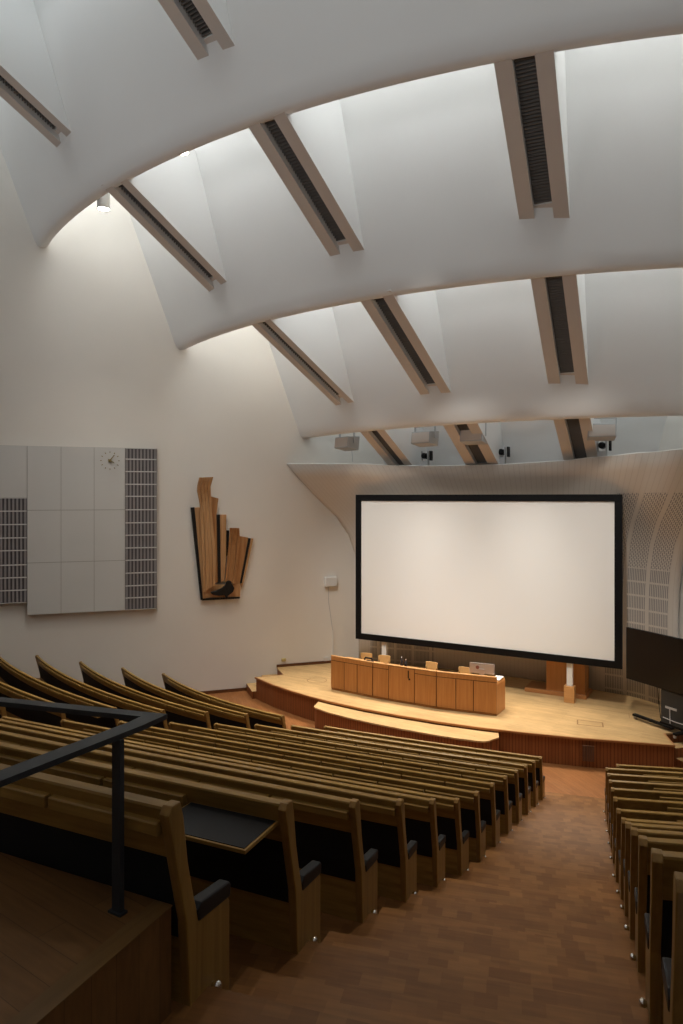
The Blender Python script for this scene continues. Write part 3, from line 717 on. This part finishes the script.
bent(([(-1.632,3.38),(-1.57,4.0),(-1.52,4.5),(-1.5,4.8),(-1.505,5.02)], [(-1.33,3.32),(-1.24,4.0),(-1.2,4.5),(-1.195,4.75),(-1.219,5.01)]), [.09,.10,.12,.17,.24], mat=M['relief2'], strips=4)
plate('board', [(-1.19,4.76),(-.905,4.703),(-1.170,3.30),(-1.325,3.296)], 0, .09, M['relief2'])
plate('black_strip', [(-.898,4.69),(-.829,4.68),(-1.106,3.31),(-1.163,3.318)], 0, .10, M['ebony'])
plate('board', [(-.822,4.68),(-.748,4.674),(-1.047,3.352),(-1.10,3.178),(-1.135,3.288),(-1.10,3.31)], 0, .095, M['relief'])
plate('base_board', [(-2.27,3.30),(-1.15,3.30),(-1.16,2.905),(-2.255,2.915)], .0, .085, M['relief'])
plate('bottom_edge', [(-2.30,2.902),(-1.16,2.894),(-1.174,2.85),(-2.30,2.841)], 0, .11, M['ebony'])
plate('bird_figure', [(-2.072,3.09),(-1.896,3.127),(-1.719,3.209),(-1.621,3.294),(-1.577,3.408),(-1.521,3.43),(-1.461,3.413),(-1.425,3.322),(-1.344,3.185),(-1.385,3.074),(-1.488,2.998),(-1.563,2.948),(-1.519,2.857),(-1.586,2.882),(-1.652,2.983),(-1.807,2.972),(-2.006,3.012)], .10, .20, M['ebony'], .02)

t = thing('wall_speaker', 'small white box on the wall left of the screen, with a cable below', 'wall speaker', wall_pt(1.745, .003, EYE-2.86), math.radians(47.5))
b = MB(); b.box(-.20,.20,-.13,0,0,.31); b.build('speaker_box', M['white'], t, .03, segs=3)
b = MB(); b.tube([(-.06,-.015,0),(-.05,-.015,-.5),(.06,-.015,-1.25),(.09,-.015,-1.45)], .008, 6); b.build('cable', M['grey'], t)
b = MB(); b.box(.07,.12,-.03,0,-2.30,-1.42); b.build('cable_duct', M['white'], t)
b = MB(); b.box(-.09,.09,-.04,0,-.06,.06); w = b.build('wall_socket', M['white'], None, .01, loc=wall_pt(1.62,.003,EYE-5.17)); w.rotation_euler = (0,0,math.radians(47.5)); tag(w, 'white wall socket low behind the left end of the desk', 'socket')
b = MB(); b.box(-.07,.07,-.06,0,-.05,.05); w = b.build('step_light', M['yellow'], None, .02, loc=wall_pt(.22,.003,.86)); w.rotation_euler = (0,0,math.radians(47.5)); tag(w, 'small yellowish fitting low on the wall above the stage steps', 'wall light')

# ------------------------------------------------------------------ lamps and fixtures
for i, (x, y, z, lab) in enumerate([(-13.0,11.5,EYE+6.9,'white cylinder lamp hanging near the left wall beside a ceiling beam'), (-9.84,10.75,EYE+7.155,'white cylinder lamp peeping out under the large ceiling scoop')]):
    t = thing('ceiling_downlight', lab, 'downlight', (x, y, z), group='white cylinder downlights')
    b = MB(); b.lathe([(.13,0.012),(.15,0),(.15,.46),(.10,.47),(.001,.47)], 24); smooth_by_angle(b.build('lamp_housing', M['white'], t))
    b = MB(); b.lathe([(.001,.012),(.13,.012),(.13,.03),(.001,.03)], 24); b.build('lamp_glass', M['lamp'], t)
    b = MB(); b.tube([(0,0,.47),(0,0,min(2.1, TOP-z))], .012, 6); b.build('suspension_rod', M['white'], t)
    l = bpy.data.lights.new('downlight', 'SPOT'); l.energy = 500; l.spot_size = 1.75; l.spot_blend = 1; l.shadow_soft_size = .12; l.color = (1,.93,.82)
    lo = bpy.data.objects.new('downlight_bulb', l); COL.objects.link(lo); lo.location = (x, y, z-.03)
BOX = [(-9.86,17.9,EYE+1.65,-.35,'pale box floodlight under the ceiling, leftmost of four in a row'), (-7.23,17.6,EYE+1.66,-.2,'pale box floodlight second from the left in the row over the shell'),
       (-5.83,17.6,EYE+1.66,-.05,'pale box floodlight over the middle of the screen'), (-2.67,17.9,EYE+1.66,.25,'pale box floodlight over the right end of the screen')]
for x, y, z, r, lab in BOX:
    t = thing('ceiling_floodlight', lab, 'floodlight', (x, y, z), r, 'box floodlights over the stage shell')
    w = .31 if x < -3 else .33
    b = MB(); b.loft([[(-w,-.24,-.19),(w,-.24,-.19),(w,.20,-.26),(-w,.20,-.26)], [(-w,-.20,.14),(w,-.20,.14),(w,.24,.16),(-w,.24,.16)]]); b.build('lamp_box', M['grey'], t, .02)
    b = MB(); b.loft([[(-w+.03,-.236,-.16),(w-.03,-.236,-.16),(w-.03,-.212,.11),(-w+.03,-.212,.11)], [(-w+.03,-.252,-.16),(w-.03,-.252,-.16),(w-.03,-.226,.11),(-w+.03,-.226,.11)]]); b.build('lamp_front', M['rib'], t)
    b = MB()
    for sx in (-1, 1): b.box(sx*w-.01+sx*.015, sx*w+.01+sx*.015, -.03, .03, -.05, .30)
    b.box(-w-.025, w+.025, -.03, .03, .28, .31); b.tube([(0,0,.31),(0,0,2.6)], .016, 6); b.build('yoke', M['grey'], t)
    if x < -9: 
        b = MB(); b.tube([(.1,.1,-.24),(.12,.12,-.45),(.10,.14,-.6)], .007, 6); b.build('cable', M['grey'], t)
for x, y, z, lab in [(-7.70,18.75,EYE+.93,'small black spotlight on the shell edge left of the broad beam'), (-5.42,18.78,EYE+.97,'small black spotlight on the shell edge right of the broad beam'), (-2.72,18.4,EYE+1.03,'small black spotlight under the right-hand box floodlight')]:
    t = thing('stage_spotlight', lab, 'spotlight', (x, y, z), group='small spotlights on the shell edge')
    b = MB(); b.box(-.11,.11,-.09,.09,-.06,.13); b.box(-.11,-.085,-.05,.05,.13,.42); b.box(.085,.11,-.05,.05,.13,.42); b.build('bracket', M['grey'], t, .006)
    b = MB(); b.lathe([(.001,-.14),(.05,-.14),(.085,-.10),(.085,.12),(.06,.16),(.001,.16)], 18, (0,0,.28), 'y'); b.build('lamp_head', M['blackmetal'], t, smooth=False)
    b = MB(); b.box(.17,.22,-.10,.06,.14,.42); b.build('shutter', M['blackmetal'], t, .004)
    b = MB(); b.box(-.05,.05,.04,.10,-.5,-.05); b.build('stem', M['grey'], t)

def spot(loc, target, e, size, col=(1,.89,.75), soft=.25, blend=.9):  # serves the box floodlights and the added unseen fill spots
    l = bpy.data.lights.new('flood_or_fill_spot', 'SPOT'); l.energy = e; l.spot_size = size; l.spot_blend = blend; l.color = col; l.shadow_soft_size = soft
    o = bpy.data.objects.new('flood_or_fill_spot', l); COL.objects.link(o); o.location = loc
    o.rotation_euler = (Vector(target)-Vector(loc)).to_track_quat('-Z','Y').to_euler()
# floodlights shine down on the stage floor, the desk and the front rows
for x, y, z, r, lab in BOX:
    spot((x, y-.45, z-.2), (x*.85-.9, 14.6, .6), 900, 1.35)

# bulbs without fixtures added high in the scoop slots to light the rows
for x, y, z in [(-12.2,12.9,14.6),(-9.6,12.1,14.6),(-5.2,12.0,14.6),(-.6,12.6,14.6),(-10.6,15.9,12.0),(-8.2,15.4,12.0),(-4.6,15.3,12.0),(-1.2,15.8,12.0),(-10.8,8.9,17.0),(-5.2,8.7,17.0),(-1.0,8.8,17.0)]:
    spot((x, y, z), (x*.9-.6, y-2.0, 1.5), 900 if y < 10 else 620, 1.1, (1,.84,.60), .15, 1)
for x, tx in ((-8.9, -8.6), (-5.3, -6.0), (-2.0, -3.3)):        # unseen spots added behind the large scoop's lip to brighten the screen
    spot((x, 10.65 if x != -2.0 else 11.2, 12.15), (tx, 18.2, 3.4), 1900, .60, (1,.95,.88), .3, 1)

# unseen fill spots added by the rear wall to brighten the ceiling scoops
for x in (-17, -8, 1.5):
    spot((x, -4.6, 9.5), (x*.75-1.5, 10.5, 14.6), 720, 1.5, (.96,.98,1.0), 1.2, 1)

# ------------------------------------------------------------------ world, camera, view
w = bpy.data.worlds.new('World'); SC.world = w; w.use_nodes = True
w.node_tree.nodes['Background'].inputs[0].default_value = (.6,.7,.85,1); w.node_tree.nodes['Background'].inputs[1].default_value = .3
cam = bpy.data.cameras.new('camera'); co = bpy.data.objects.new('camera', cam); COL.objects.link(co)
co.location = (0, 0, EYE); co.rotation_euler = (math.radians(90), 0, math.radians(29.3))
cam.sensor_fit = 'HORIZONTAL'; cam.sensor_width = 24; cam.lens = 24; cam.shift_y = -15/683; cam.clip_start = .05; cam.clip_end = 200
SC.camera = co
SC.view_settings.view_transform = 'Standard'; SC.view_settings.look = 'None'; SC.view_settings.gamma = 1; SC.view_settings.exposure = 0.22
SC.view_settings.use_curve_mapping = False
try:
    SC.cycles.use_denoising = True; SC.cycles.max_bounces = 8; SC.cycles.diffuse_bounces = 5; SC.cycles.sample_clamp_indirect = 8
except Exception: pass
